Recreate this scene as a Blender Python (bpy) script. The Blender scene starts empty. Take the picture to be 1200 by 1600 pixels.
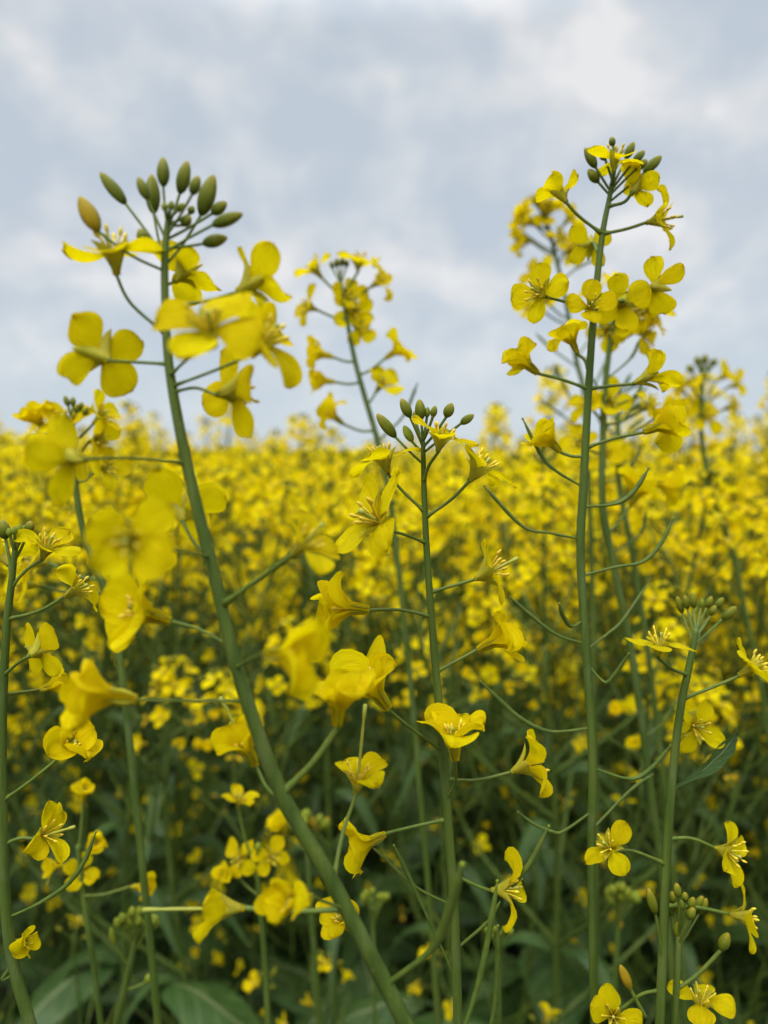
import bpy, math, random
import numpy as np
from mathutils import Vector, Matrix, noise as mnoise
R = math.radians
scn = bpy.context.scene
COL = scn.collection

# ------------------------------------------------------------------ camera
F_PX = 1155.0                      # focal length in photo pixels (1200 x 1600)
EYE = Vector((0, 0, 1.25))
PITCH = R(3.2)
FWD = Vector((0, math.cos(PITCH), -math.sin(PITCH)))
UP = Vector((0, math.sin(PITCH), math.cos(PITCH)))
RIGHT = Vector((1, 0, 0))
cd = bpy.data.cameras.new('camera')
cd.sensor_fit = 'VERTICAL'; cd.sensor_height = 36; cd.sensor_width = 27
cd.lens = F_PX / 1600 * 36
cd.clip_start = 0.01; cd.clip_end = 6000
cd.dof.use_dof = True
cd.dof.focus_distance = 0.262
cd.dof.aperture_fstop = cd.lens / 3.8    # a phone lens: 3.8 mm opening
cam = bpy.data.objects.new('camera', cd); COL.objects.link(cam)
cam.location = EYE; cam.rotation_euler = (R(90) - PITCH, 0, 0)
scn.camera = cam

# ------------------------------------------------------------------ world, sun, exposure
SUN_EL, SUN_AZ = R(58), R(205)       # azimuth clockwise from +Y
wd = bpy.data.worlds.new('World'); scn.world = wd; wd.use_nodes = True
nt = wd.node_tree; nt.nodes.clear()
def N(tree, t, **kw):
    n = tree.nodes.new(t)
    for k, v in kw.items(): setattr(n, k, v)
    return n
def L(tree, a, b): tree.links.new(a, b)
def math_node(tree, op, a, b=None, clamp=False):
    n = N(tree, 'ShaderNodeMath', operation=op); n.use_clamp = clamp
    for i, v in enumerate((a, b)):
        if v is None: continue
        if isinstance(v, (int, float)): n.inputs[i].default_value = v
        else: L(tree, v, n.inputs[i])
    return n.outputs[0]
def build_sky():
    out = N(nt, 'ShaderNodeOutputWorld')
    sky = N(nt, 'ShaderNodeTexSky'); sky.sky_type = 'NISHITA'; sky.sun_disc = False
    sky.sun_elevation = SUN_EL; sky.sun_rotation = SUN_AZ
    tc = N(nt, 'ShaderNodeTexCoord')
    sep = N(nt, 'ShaderNodeSeparateXYZ'); L(nt, tc.outputs['Generated'], sep.inputs[0])
    z = math_node(nt, 'MAXIMUM', sep.outputs[2], 0.0)
    zz = math_node(nt, 'ADD', z, 0.62)
    u = math_node(nt, 'DIVIDE', sep.outputs[0], zz); v = math_node(nt, 'DIVIDE', sep.outputs[1], zz)
    com = N(nt, 'ShaderNodeCombineXYZ'); L(nt, u, com.inputs[0]); L(nt, v, com.inputs[1])
    def cloud(scale, detail, rough, off, dist=0.0):
        mp = N(nt, 'ShaderNodeMapping'); L(nt, com.outputs[0], mp.inputs[0])
        mp.inputs['Location'].default_value = off
        n = N(nt, 'ShaderNodeTexNoise'); L(nt, mp.outputs[0], n.inputs['Vector'])
        n.inputs['Scale'].default_value = scale; n.inputs['Detail'].default_value = detail
        n.inputs['Roughness'].default_value = rough; n.inputs['Distortion'].default_value = dist
        return n.outputs[0]
    n1 = cloud(4.2, 4, .5, (9, 9, 0), .3)
    n2 = cloud(10.5, 5, .48, (4, -6, 0), .2)
    m = math_node(nt, 'ADD', math_node(nt, 'MULTIPLY', n1, .54), math_node(nt, 'MULTIPLY', n2, .46))
    ramp = N(nt, 'ShaderNodeValToRGB'); L(nt, m, ramp.inputs[0])
    e = ramp.color_ramp.elements
    e[0].position = .41; e[0].color = (.30, .338, .382, 1)
    e[1].position = .605; e[1].color = (.47, .468, .47, 1)
    x = ramp.color_ramp.elements.new(.475); x.color = (.335, .365, .398, 1)
    x = ramp.color_ramp.elements.new(.535); x.color = (.385, .402, .42, 1)
    hz = N(nt, 'ShaderNodeMix', data_type='RGBA')         # near the horizon the layers melt into one tone
    hf = N(nt, 'ShaderNodeMapRange'); L(nt, z, hf.inputs[0]); hf.inputs[1].default_value = 0.02; hf.inputs[2].default_value = .27
    L(nt, hf.outputs[0], hz.inputs[0]); hz.inputs[6].default_value = (.33, .372, .41, 1); L(nt, ramp.outputs[0], hz.inputs[7])
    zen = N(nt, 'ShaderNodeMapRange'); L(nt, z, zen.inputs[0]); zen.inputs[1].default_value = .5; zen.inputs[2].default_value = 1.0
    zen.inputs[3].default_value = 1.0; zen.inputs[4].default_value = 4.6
    b1 = N(nt, 'ShaderNodeBackground'); L(nt, sky.outputs[0], b1.inputs[0]); b1.inputs[1].default_value = 0.05
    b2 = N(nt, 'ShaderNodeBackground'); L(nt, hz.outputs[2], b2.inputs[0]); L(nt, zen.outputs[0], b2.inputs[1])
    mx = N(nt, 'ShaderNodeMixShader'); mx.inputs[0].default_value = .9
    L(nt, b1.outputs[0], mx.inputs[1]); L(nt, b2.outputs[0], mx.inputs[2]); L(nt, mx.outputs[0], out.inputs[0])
build_sky()
sl = bpy.data.lights.new('sun', 'SUN'); sl.energy = 1.5; sl.angle = R(25); sl.color = (1, .96, .9)
sun = bpy.data.objects.new('sun', sl); COL.objects.link(sun)
sd = Vector((math.sin(SUN_AZ) * math.cos(SUN_EL), math.cos(SUN_AZ) * math.cos(SUN_EL), math.sin(SUN_EL)))
sun.rotation_euler = sd.to_track_quat('Z', 'Y').to_euler()
sun.location = (0, 0, 30)
scn.view_settings.view_transform = 'Standard'; scn.view_settings.look = 'None'
scn.view_settings.exposure = 0.92; scn.view_settings.gamma = 1
cy = scn.cycles
cy.max_bounces = 8; cy.diffuse_bounces = 5; cy.glossy_bounces = 2; cy.transmission_bounces = 6; cy.transparent_max_bounces = 4
cy.use_denoising = True
cy.caustics_reflective = False; cy.caustics_refractive = False

rng = np.random.default_rng(11)
rnd = random.Random(5)
def uni(a, b): return float(rng.uniform(a, b))

# ------------------------------------------------------------------ materials
def new_mat(name):
    m = bpy.data.materials.new(name); m.use_nodes = True
    t = m.node_tree; t.nodes.clear()
    return m, t, N(t, 'ShaderNodeOutputMaterial')
def noise_tex(t, scale, detail=3, coord='Object', stretch=None):
    tc = N(t, 'ShaderNodeTexCoord'); v = tc.outputs[coord]
    if stretch:
        mp = N(t, 'ShaderNodeMapping'); L(t, v, mp.inputs[0]); mp.inputs['Scale'].default_value = stretch; v = mp.outputs[0]
    n = N(t, 'ShaderNodeTexNoise'); L(t, v, n.inputs['Vector']); n.inputs['Scale'].default_value = scale; n.inputs['Detail'].default_value = detail
    return n.outputs[0]
def ramp(t, fac, stops):
    r = N(t, 'ShaderNodeValToRGB'); L(t, fac, r.inputs[0])
    el = r.color_ramp.elements
    while len(el) > 1: el.remove(el[-1])
    el[0].position = stops[0][0]; el[0].color = (*stops[0][1], 1)
    for p, c in stops[1:]:
        x = el.new(p); x.color = (*c, 1)
    return r.outputs[0]
def leafy(name, stops, scale, rough, trans, tcol, bump=0.0, bscale=None, stretch=None, coord='Object', spec=.4, veins=False, hue_by_object=True):
    m, t, out = new_mat(name)
    c = ramp(t, noise_tex(t, scale, 4, coord, stretch), stops)
    if hue_by_object:
        oi = N(t, 'ShaderNodeObjectInfo'); hs = N(t, 'ShaderNodeHueSaturation')
        L(t, math_node(t, 'ADD', math_node(t, 'MULTIPLY', oi.outputs['Random'], .016), .492), hs.inputs['Hue'])
        L(t, math_node(t, 'ADD', math_node(t, 'MULTIPLY', oi.outputs['Random'], .16), .92), hs.inputs['Value'])
        L(t, c, hs.inputs['Color']); c = hs.outputs[0]
    p = N(t, 'ShaderNodeBsdfPrincipled'); L(t, c, p.inputs['Base Color'])
    p.inputs['Roughness'].default_value = rough; p.inputs['Specular IOR Level'].default_value = spec
    if bump:
        b = N(t, 'ShaderNodeBump'); b.inputs['Strength'].default_value = bump; b.inputs['Distance'].default_value = .0007 if veins else .0004
        if veins:       # fine veins that run from the claw out to the rim
            h = noise_tex(t, 26, 2, 'UV', (2.6, .16, 1))
        else:
            h = noise_tex(t, bscale or scale * 3, 3, coord, stretch)
        L(t, h, b.inputs['Height']); L(t, b.outputs[0], p.inputs['Normal'])
    if trans:
        tr = N(t, 'ShaderNodeBsdfTranslucent'); tr.inputs[0].default_value = (*tcol, 1)
        if bump: L(t, b.outputs[0], tr.inputs['Normal'])
        mx = N(t, 'ShaderNodeMixShader'); mx.inputs[0].default_value = trans
        L(t, p.outputs[0], mx.inputs[1]); L(t, tr.outputs[0], mx.inputs[2]); L(t, mx.outputs[0], out.inputs[0])
    else:
        L(t, p.outputs[0], out.inputs[0])
    return m
M_PETAL = leafy('petal_yellow', [(.3, (.73, .545, .001)), (.47, (.88, .705, .002)), (.7, (.91, .755, .005))], 9, .7, .52, (.94, .765, .002), bump=1.0, coord='UV', stretch=(2.4, .2, 1), spec=.05, veins=True)
M_FPETAL = leafy('petal_yellow_field', [(.35, (.84, .665, .002)), (.65, (.91, .75, .004))], 60, .7, .52, (.94, .77, .002), spec=.05)
M_SEPAL = leafy('sepal_lime', [(.3, (.30, .29, .018)), (.7, (.46, .40, .022))], 300, .55, .3, (.55, .48, .02), spec=.2)
M_STAMEN = leafy('anther_ochre', [(.3, (.66, .46, .02)), (.7, (.84, .68, .05))], 900, .6, .2, (.7, .5, .02))
M_PISTIL = leafy('pistil_green', [(.3, (.26, .28, .03)), (.7, (.36, .36, .04))], 400, .5, 0, None)
M_PEDICEL = leafy('pedicel_green', [(.3, (.068, .106, .012)), (.7, (.112, .152, .020))], 300, .5, 0, None, spec=.22)
M_POD = leafy('pod_green', [(.3, (.060, .10, .013)), (.7, (.108, .148, .021))], 200, .5, .1, (.2, .26, .03), spec=.22)
def leaf_mat():
    m, t, out = new_mat('leaf_green')
    c = ramp(t, noise_tex(t, 40, 5), [(.3, (.026, .064, .011)), (.55, (.042, .092, .018)), (.7, (.062, .122, .028)), (.8, (.10, .138, .028))])
    tc = N(t, 'ShaderNodeTexCoord'); sep = N(t, 'ShaderNodeSeparateXYZ'); L(t, tc.outputs['UV'], sep.inputs[0])
    off = math_node(t, 'ABSOLUTE', math_node(t, 'SUBTRACT', sep.outputs[0], .5))
    rib = N(t, 'ShaderNodeMapRange'); L(t, off, rib.inputs[0]); rib.inputs[1].default_value = .05; rib.inputs[2].default_value = .015
    # side veins: slanted lines that leave the midrib
    ph = math_node(t, 'FRACT', math_node(t, 'MULTIPLY', math_node(t, 'SUBTRACT', sep.outputs[1], math_node(t, 'MULTIPLY', off, .35)), 9.0))
    vn = N(t, 'ShaderNodeMapRange'); L(t, math_node(t, 'ABSOLUTE', math_node(t, 'SUBTRACT', ph, .5)), vn.inputs[0]); vn.inputs[1].default_value = .09; vn.inputs[2].default_value = .02
    f = math_node(t, 'MAXIMUM', rib.outputs[0], math_node(t, 'MULTIPLY', vn.outputs[0], .45), True)
    mx = N(t, 'ShaderNodeMix', data_type='RGBA'); L(t, f, mx.inputs[0]); L(t, c, mx.inputs[6]); mx.inputs[7].default_value = (.15, .19, .075, 1)
    p = N(t, 'ShaderNodeBsdfPrincipled'); L(t, mx.outputs[2], p.inputs['Base Color']); p.inputs['Roughness'].default_value = .5; p.inputs['Specular IOR Level'].default_value = .3
    b = N(t, 'ShaderNodeBump'); b.inputs['Strength'].default_value = .6; b.inputs['Distance'].default_value = .001; L(t, math_node(t, 'SUBTRACT', noise_tex(t, 90, 3), f), b.inputs['Height']); L(t, b.outputs[0], p.inputs['Normal'])
    tr = N(t, 'ShaderNodeBsdfTranslucent'); tr.inputs[0].default_value = (.10, .16, .02, 1)
    ms = N(t, 'ShaderNodeMixShader'); ms.inputs[0].default_value = .28; L(t, p.outputs[0], ms.inputs[1]); L(t, tr.outputs[0], ms.inputs[2]); L(t, ms.outputs[0], out.inputs[0])
    return m
M_LEAF = leaf_mat()
def stem_mat():
    m, t, out = new_mat('stem_green')
    c = ramp(t, noise_tex(t, 260, 4, stretch=(1, 1, .05)), [(.3, (.040, .070, .008)), (.5, (.060, .097, .012)), (.72, (.096, .132, .020))])
    bl = ramp(t, noise_tex(t, 60, 5), [(.52, (0, 0, 0)), (.75, (.38, .38, .38))])
    mx = N(t, 'ShaderNodeMix', data_type='RGBA'); L(t, bl, mx.inputs[0]); L(t, c, mx.inputs[6]); mx.inputs[7].default_value = (.14, .175, .075, 1)
    sp_ = ramp(t, noise_tex(t, 420, 2), [(.70, (0, 0, 0)), (.76, (.6, .6, .6))])          # small corky flecks
    m2 = N(t, 'ShaderNodeMix', data_type='RGBA'); L(t, sp_, m2.inputs[0]); L(t, mx.outputs[2], m2.inputs[6]); m2.inputs[7].default_value = (.17, .15, .05, 1)
    p = N(t, 'ShaderNodeBsdfPrincipled'); L(t, m2.outputs[2], p.inputs['Base Color']); p.inputs['Roughness'].default_value = .55; p.inputs['Specular IOR Level'].default_value = .22
    b = N(t, 'ShaderNodeBump'); b.inputs['Strength'].default_value = .7; b.inputs['Distance'].default_value = .0005; L(t, noise_tex(t, 1100, 3, stretch=(1, 1, .04)), b.inputs['Height']); L(t, b.outputs[0], p.inputs['Normal'])
    L(t, p.outputs[0], out.inputs[0]); return m
M_STEM = stem_mat()
M_OLD = leafy('petal_fading', [(.3, (.62, .42, .02)), (.6, (.74, .55, .03)), (.8, (.45, .28, .03))], 250, .65, .35, (.7, .5, .02), spec=.1)
def bud_mat():
    m, t, out = new_mat('bud_green')
    tc = N(t, 'ShaderNodeTexCoord'); sep = N(t, 'ShaderNodeSeparateXYZ'); L(t, tc.outputs['UV'], sep.inputs[0])
    nz = noise_tex(t, 500, 3)
    f = math_node(t, 'ADD', sep.outputs[1], math_node(t, 'MULTIPLY', math_node(t, 'SUBTRACT', nz, .5), .5))
    c = ramp(t, f, [(0, (.058, .082, .005)), (.4, (.095, .112, .007)), (.75, (.14, .145, .009)), (1.0, (.23, .18, .010))])
    p = N(t, 'ShaderNodeBsdfPrincipled'); L(t, c, p.inputs['Base Color']); p.inputs['Roughness'].default_value = .5; p.inputs['Specular IOR Level'].default_value = .12
    L(t, p.outputs[0], out.inputs[0]); return m
M_BUD = bud_mat()
M_BUDRIPE = leafy('bud_ripe_orange', [(.3, (.17, .145, .008)), (.7, (.36, .22, .008))], 260, .5, .1, (.6, .4, .02), spec=.12)
M_BUDPALE = leafy('bud_pale', [(.3, (.12, .16, .012)), (.7, (.20, .23, .02))], 300, .5, .1, (.3, .35, .04), spec=.12)

# ------------------------------------------------------------------ mesh building
class MB:
    def __init__(s): s.v = []; s.f = []; s.m = []; s.uv = []      # uv: one per vertex
    def add(s, v, f, mi=0, uv=None):
        o = len(s.v); s.v += [tuple(p) for p in v]; s.f += [tuple(i + o for i in q) for q in f]
        s.m += [mi] * len(f); s.uv += (list(uv) if uv is not None else [(0, 0)] * len(v))
    def merge(s, other, mat, mi_map=None):
        a = np.array(other.v); A = np.array(mat)
        a = a @ A[:3, :3].T + A[:3, 3]
        o = len(s.v); s.v += list(map(tuple, a.tolist())); s.f += [tuple(i + o for i in q) for q in other.f]
        s.m += [mi_map[k] for k in other.m] if mi_map else other.m; s.uv += other.uv
    def data(s, name, mats):
        me = bpy.data.meshes.new(name); me.from_pydata(s.v, [], s.f)
        for m in mats: me.materials.append(m)
        me.polygons.foreach_set('material_index', s.m)
        me.polygons.foreach_set('use_smooth', [True] * len(s.f))
        ul = me.uv_layers.new(name='UVMap')
        li = np.empty(len(me.loops), dtype=np.int32); me.loops.foreach_get('vertex_index', li)
        ul.data.foreach_set('uv', np.array(s.uv, dtype=np.float32)[li].ravel())
        me.update(); return me
    def obj(s, name, mats, parent=None):
        o = bpy.data.objects.new(name, s.data(name, mats)); COL.objects.link(o)
        if parent is not None: o.parent = parent
        return o
def props(o, label=None, cat=None, group=None, kind=None):
    for k, v in (('label', label), ('category', cat), ('group', group), ('kind', kind)):
        if v: o[k] = v
    return o
def empty(name, loc, label=None, cat=None, group=None):
    o = bpy.data.objects.new(name, None); COL.objects.link(o); o.location = loc; o.empty_display_size = .05
    return props(o, label, cat, group)
def spline(pts, n):
    """Catmull-Rom through pts (arrays of any width), n samples a span."""
    P = [np.array(p, float) for p in pts]
    if len(P) == 2: return [P[0] + (P[1] - P[0]) * i / n for i in range(n + 1)]
    P = [2 * P[0] - P[1]] + P + [2 * P[-1] - P[-2]]; out = []
    for i in range(1, len(P) - 2):
        a, b, c, d = P[i - 1], P[i], P[i + 1], P[i + 2]
        for k in range(n):
            t = k / n
            out.append(.5 * ((2 * b) + (c - a) * t + (2 * a - 5 * b + 4 * c - d) * t * t + (3 * b - a - 3 * c + d) * t ** 3))
    out.append(P[-2]); return out
def tube(mb, pts, rad, n=8, mi=0, cap=True, ridge=0.0):
    P = [Vector(p) for p in pts]; vs = []; fs = []; uv = []
    t0 = (P[1] - P[0]).normalized(); nx = t0.orthogonal().normalized()
    for i, p in enumerate(P):
        t = (P[min(i + 1, len(P) - 1)] - P[max(i - 1, 0)])
        if t.length < 1e-9: t = t0
        t = t.normalized(); nx = (nx - t * nx.dot(t)).normalized(); ny = t.cross(nx)
        for k in range(n):
            a = 2 * math.pi * k / n; r = rad[i] * (1 + ridge * (1 if k % 2 else -1))
            vs.append(p + nx * (math.cos(a) * r) + ny * (math.sin(a) * r)); uv.append((k / n, i / (len(P) - 1)))
    for i in range(len(P) - 1):
        for k in range(n):
            a = i * n + k; b = i * n + (k + 1) % n; fs.append((a, b, b + n, a + n))
    if cap:
        fs.append(tuple(range(n - 1, -1, -1))); fs.append(tuple(range((len(P) - 1) * n, len(P) * n)))
    mb.add(vs, fs, mi, uv)
def frame_to(axis, roll=0.0):
    z = Vector(axis).normalized()
    x = Vector((0, 0, 1)).cross(z)
    x = Vector((1, 0, 0)) if x.length < 1e-3 else x.normalized()
    y = z.cross(x)
    return Matrix((x, y, z)).transposed().to_4x4() @ Matrix.Rotation(roll, 4, 'Z')

def petal_mb(Lp, W, spread, cup, recurve, ruffle, phi, seed, nu=13, nv=13, r0=None, curl=0.0, twist=0.0, bend=0.0, kn=(.16, .28)):
    """One petal of a flower whose axis is +Z, growing outward at angle phi; narrow claw, broad rounded blade."""
    mb = MB(); r0 = r0 if r0 is not None else Lp * .05
    r, z = r0, 0.0; rows = []
    S = [1 - (1 - j / nv) ** 1.5 for j in range(nv + 1)]      # rows closer together towards the rim
    def theta(q):
        k = min(max((q - kn[0]) / kn[1], 0), 1); k = k * k * (3 - 2 * k)
        return .10 + (spread - .10) * k + recurve * max(0, q - .5) * 2 + bend * max(0, q - .55) * 2.4
    for j in range(nv + 1):
        s = S[j]
        if j:
            d = (s - S[j - 1]) * Lp / 2
            for q in (.25, .75):
                th = theta(S[j - 1] + (s - S[j - 1]) * q); r += math.sin(th) * d; z += math.cos(th) * d
        claw = W * (.09 + .05 * min(1, s / .3))
        t = max(0, (s - .26) / .74)
        bl = W * .5 * (math.sin(math.pi / 2 * t / .62) ** 1.25 if t < .62 else max(0, 1 - ((t - .62) / .38) ** 2.3) ** .5)
        w = (claw ** 3 * max(0, 1 - t * 1.2) ** 2 + bl ** 3) ** (1 / 3) + W * .004
        rows.append((r, z, theta(s), w, s))
    vs, uv, fs = [], [], []
    cp, sp = math.cos(phi), math.sin(phi); noff = .5 * math.sin(seed * 12.9)
    for (r, z, th, w, s) in rows:
        nr, nz_ = -math.cos(th), math.sin(th)
        b = max(0, (s - .35) / .65)
        for i in range(nu):
            u = -1 + 2 * i / (nu - 1)
            d = cup * w * (u * u) * (.4 + .6 * b) + curl * w * abs(u) ** 3
            nn = mnoise.noise(Vector((u * 1.7 + seed * 7.3, s * 3.2 + seed * 3.1, seed)))
            n2 = mnoise.noise(Vector((u * 5.5 + seed * 2.3, s * 7 + seed, seed + 9)))
            d += ruffle * Lp * b * (nn * .9 + n2 * .35 * (.3 + abs(u)))
            d += .05 * w * math.cos(u * 4.5) * b + ruffle * Lp * .30 * b * b * mnoise.noise(Vector((u * 9 + seed, s * 4, seed + 2))) * abs(u) + (noff * b * b) * u * w
            du = w * u * (1 - .35 * min(1, abs(curl) + max(0, cup - .6)))
            edge = 1 - .09 * b * b * mnoise.noise(Vector((u * 4 + seed, seed * 5, 3)))
            rr = r * edge + nr * d; zz = z + nz_ * d
            tx = du + twist * b * d
            vs.append((cp * rr - sp * tx, sp * rr + cp * tx, zz)); uv.append(((u + 1) / 2 + seed, s))
    for j in range(nv):
        for i in range(nu - 1):
            a = j * nu + i; fs.append((a, a + 1, a + nu + 1, a + nu))
    mb.add(vs, fs, 0, uv); return mb
def sepal_mb(Ls, W, spread, phi, r0, nu=5, nv=6):
    mb = MB(); r, z = r0, 0.0; vs, fs, uv = [], [], []
    cp, sp = math.cos(phi), math.sin(phi)
    for j in range(nv + 1):
        s = j / nv; th = (.5 if s < .12 else 0) + spread * (.45 + .9 * s)
        if j: r += math.sin(th) * Ls / nv; z += math.cos(th) * Ls / nv
        w = W * (math.sin(math.pi * (.12 + .88 * s)) ** .7) * .5 + .00005
        for i in range(nu):
            u = -1 + 2 * i / (nu - 1); d = .75 * w * u * u
            rr = r - math.cos(th) * d; zz = z + math.sin(th) * d; tx = w * u
            vs.append((cp * rr - sp * tx, sp * rr + cp * tx, zz)); uv.append((i / (nu - 1), s))
    for j in range(nv):
        for i in range(nu - 1):
            a = j * nu + i; fs.append((a, a + 1, a + nu + 1, a + nu))
    mb.add(vs, fs, 0, uv); return mb
def ellipsoid(mb, A, B, R_, n=8, m=7, mi=0, seam=0.0, power=.55):
    A, B = Vector(A), Vector(B); d = (B - A); M = frame_to(d); Ln = d.length; vs = []; fs = []; uv = []
    for j in range(m + 1):
        t = j / m; r = R_ * max(.04, math.sin(math.pi * (.03 + .95 * t)) ** power) * (1.04 - .22 * (t - .35))
        for k in range(n):
            a = 2 * math.pi * k / n; q = r * (1 - seam * (abs(math.cos(2 * a)) ** 6))
            vs.append(A + M.to_3x3() @ Vector((math.cos(a) * q, math.sin(a) * q, t * Ln))); uv.append((k / n, t))
    for j in range(m):
        for k in range(n):
            a = j * n + k; b = j * n + (k + 1) % n; fs.append((a, b, b + n, a + n))
    fs.append(tuple(range(n - 1, -1, -1))); fs.append(tuple(range(m * n, (m + 1) * n)))
    mb.add(vs, fs, mi, uv)

# ------------------------------------------------------------------ the near plants, laid out from where they stand
def P(px, py, Z):
    px, py, Z = float(px), float(py), float(Z)
    return EYE + Z * (FWD + RIGHT * ((px - 600) / F_PX) + UP * ((800 - py) / F_PX))
def D(a):      # flower axis given as (right, up, towards the viewer's side)
    return Vector((a[0], -a[2], a[1])).normalized()
class Plant:
    def __init__(s, name, label, stem, group=None, ridge=.045, thin=1.0, bloom=1.0):
        """stem: (px, py, depth, width in px) from the lowest seen point up."""
        s.rng = np.random.default_rng(len(label) * 31 + int(stem[0][0]))
        s.bloom = bloom
        s.px = spline([np.array(q, float) for q in stem], 10)
        W = [P(q[0], q[1], q[2]) for q in s.px]; rad = [.5 * thin * q[3] * q[2] / F_PX for q in s.px]
        low = W[0]; d = (W[0] - W[6]).normalized()
        down = []; n = 9; x = low.copy(); dirv = d.copy(); step = (low.z + .02) / n
        while x.z > -.02 and len(down) < 40:      # the rest of the stem, down to the soil
            dirv = (dirv + Vector((0, 0, -.22))).normalized(); dirv.y += .02; x = x + dirv * step; down.append(x.copy())
        s.base = Vector((down[-1].x, down[-1].y, 0))
        s.root = empty(name, s.base, label, 'plant', group)
        pts = list(reversed(down)) + W; rr = [rad[0] * (1 + .05 * (len(down) - i)) for i in range(len(down))] + rad
        mb = MB(); tube(mb, [p - s.base for p in pts], rr, 16, 0, True, ridge)
        s.stem = mb.obj('stem', [M_STEM], s.root); s.W = W; s.rad = rad
    def at(s, py):
        i = min(range(len(s.px)), key=lambda k: abs(s.px[k][1] - py)); return s.W[i], s.px[i][2], s.rad[i]
    def wp(s, q, Z): return P(q[0], q[1], Z)
    def flower(s, base, at, axis, size, form='open', dz=None, via=None, roll=None, n=4, pw=5.2, pistil=None, seed=None, spread=None, drop=(), pwid=.60):
        """base: photo point of the calyx base; at: photo height where the pedicel leaves the stem; size: blade reach in px."""
        A, Zs, rs = s.at(at) if not isinstance(at, tuple) else (P(*at), at[2], .001)
        axv = D(axis)
        if form in ('open', 'back', 'half', 'flat'): size = size * s.bloom
        if dz is None: dz = -axis[2] * .008
        Z = Zs - dz if dz else Zs
        B = P(base[0], base[1], Z); r_ = s.rng
        Lp = size * Z / F_PX / .70
        seed = seed if seed is not None else int(r_.integers(1, 900))
        M = Matrix.Translation(B - s.base) @ frame_to(axv, r_.uniform(0, 1.5) if roll is None else roll)
        Mi = M.inverted()
        # pedicel and receptacle: the flower's own mesh
        mb = MB(); pr = .5 * pw * Z / F_PX
        Al = A - s.base; Bl = B - s.base; ln = (Bl - Al).length
        if via:
            mid = [P(v[0], v[1], Zs + (Z - Zs) * (i + 1) / (len(via) + 1)) - s.base for i, v in enumerate(via)]
        else:
            mid = [Al.lerp(Bl, .5) + Vector((0, 0, -.07 * ln)) - axv * ln * .06]
        ctrl = [Al] + mid + [Bl - axv * Lp * .03, Bl + axv * Lp * .03]
        pp = spline(ctrl, 5); k = len(pp)
        tube(mb, [Mi @ Vector(p) for p in pp], [pr * (2.0 if i == 0 else 1.35 if i == 1 else 1.0 if i < k - 5 else 1 + .9 * (i - k + 5) / 5) for i in range(k)], 7, 0)
        fl = mb.obj('flower', [M_PEDICEL], s.root); fl.matrix_local = M
        r0 = pr * 1.2
        forms = {'open': (84, .08, .2, .045, 0, 0), 'half': (56, .14, .35, .05, 0, 0), 'bell': (50, .42, .35, .10, .10, .75),
                 'wilt': (58, .30, .5, .11, .25, .7), 'flat': (90, .05, .08, .025, 0, 0), 'back': (80, .06, .12, .035, 0, 0), 'cup': (32, .3, .2, .05, 0, 0)}
        sp, cup, rec, ruf, curl, bend = forms[form]
        sp = R(sp if spread is None else spread); bell, wild = form == 'bell', form == 'wilt'
        pair = r_.uniform(.02, .22) * (1 if r_.uniform() < .5 else -1)
        for i in range(4):
            if i in drop or i >= n: continue
            j = r_.uniform(-1, 1); hood = bell and r_.uniform() < .3          # now and then a petal stays folded forward
            ph = math.pi / 4 + i * math.pi / 2 + (pair if i % 2 else -pair) + r_.uniform(-.13, .13)
            pm = petal_mb(Lp * (.95 if bell else 1) * (1 + r_.uniform(-.09, .09)), Lp * (.82 if bell else pwid) * (1 + r_.uniform(-.13, .13)), R(14) if hood else sp + j * (.5 if wild else .34 if bell else .24),
                          (.45 if hood else cup) + r_.uniform(-.16, .20), rec + r_.uniform(-.5, .5) * (1.6 if wild or bell else 1), ruf * r_.uniform(.7, 1.6), ph, seed + i * 1.37,
                          r0=r0 * .8, curl=curl * r_.uniform(-.4, 1.2) + r_.uniform(-.12, .22), twist=r_.uniform(-1.2, 1.2), bend=bend * r_.uniform(-.25, 1.5) + r_.uniform(-.25, .45), kn=(.33 + r_.uniform(-.04, .06), .22) if bell else (.16, .28))
            pm.obj('petal', [M_PETAL], fl)
        ssp = {'bell': .10, 'cup': .12, 'half': .34}.get(form, .58)
        for i in range(4):
            ph = i * math.pi / 2 + r_.uniform(-.12, .12)
            sepal_mb(Lp * .60, Lp * .21, ssp * r_.uniform(.6, 1.6), ph, r0 * .9).obj('sepal', [M_SEPAL], fl)
        sm = MB(); pi_ = MB(); rr = Lp * .022
        for i in range(6):
            ph = i * math.pi / 3 + .3; tilt = (.16 if form in ('bell', 'cup') else .30) * r_.uniform(.7, 1.2); h = Lp * .60 * r_.uniform(.85, 1.05)
            pts = [Vector((0, 0, Lp * .02)), Vector((math.cos(ph) * r0 * .9, math.sin(ph) * r0 * .9, h * .45))]
            tip = Vector((math.cos(ph) * (r0 + h * tilt), math.sin(ph) * (r0 + h * tilt), h)); pts.append(tip)
            tube(sm, spline(pts, 3), [rr * .7] * 7, 5)
            ellipsoid(sm, tip + Vector((0, 0, -Lp * .04)), tip + Vector((math.cos(ph) * Lp * .05, math.sin(ph) * Lp * .05, Lp * .09)), Lp * .032, 6, 5)
        sm.obj('stamen', [M_STAMEN], fl)
        hp = Lp * (.62 if pistil is None else pistil)
        b1, b2 = r_.uniform(-.06, .06, 2)
        pts = spline([(0, 0, 0), (b1 * hp, b2 * hp, hp * .6), (b1 * hp * 1.6, b2 * hp * 1.8, hp)], 4)
        kk = len(pts); tube(pi_, pts, [rr * 1.5 if i < kk - 3 else rr * 1.1 if i < kk - 2 else rr * 1.9 for i in range(kk)], 7)
        pi_.obj('pistil', [M_PISTIL], fl)
        return fl
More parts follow.
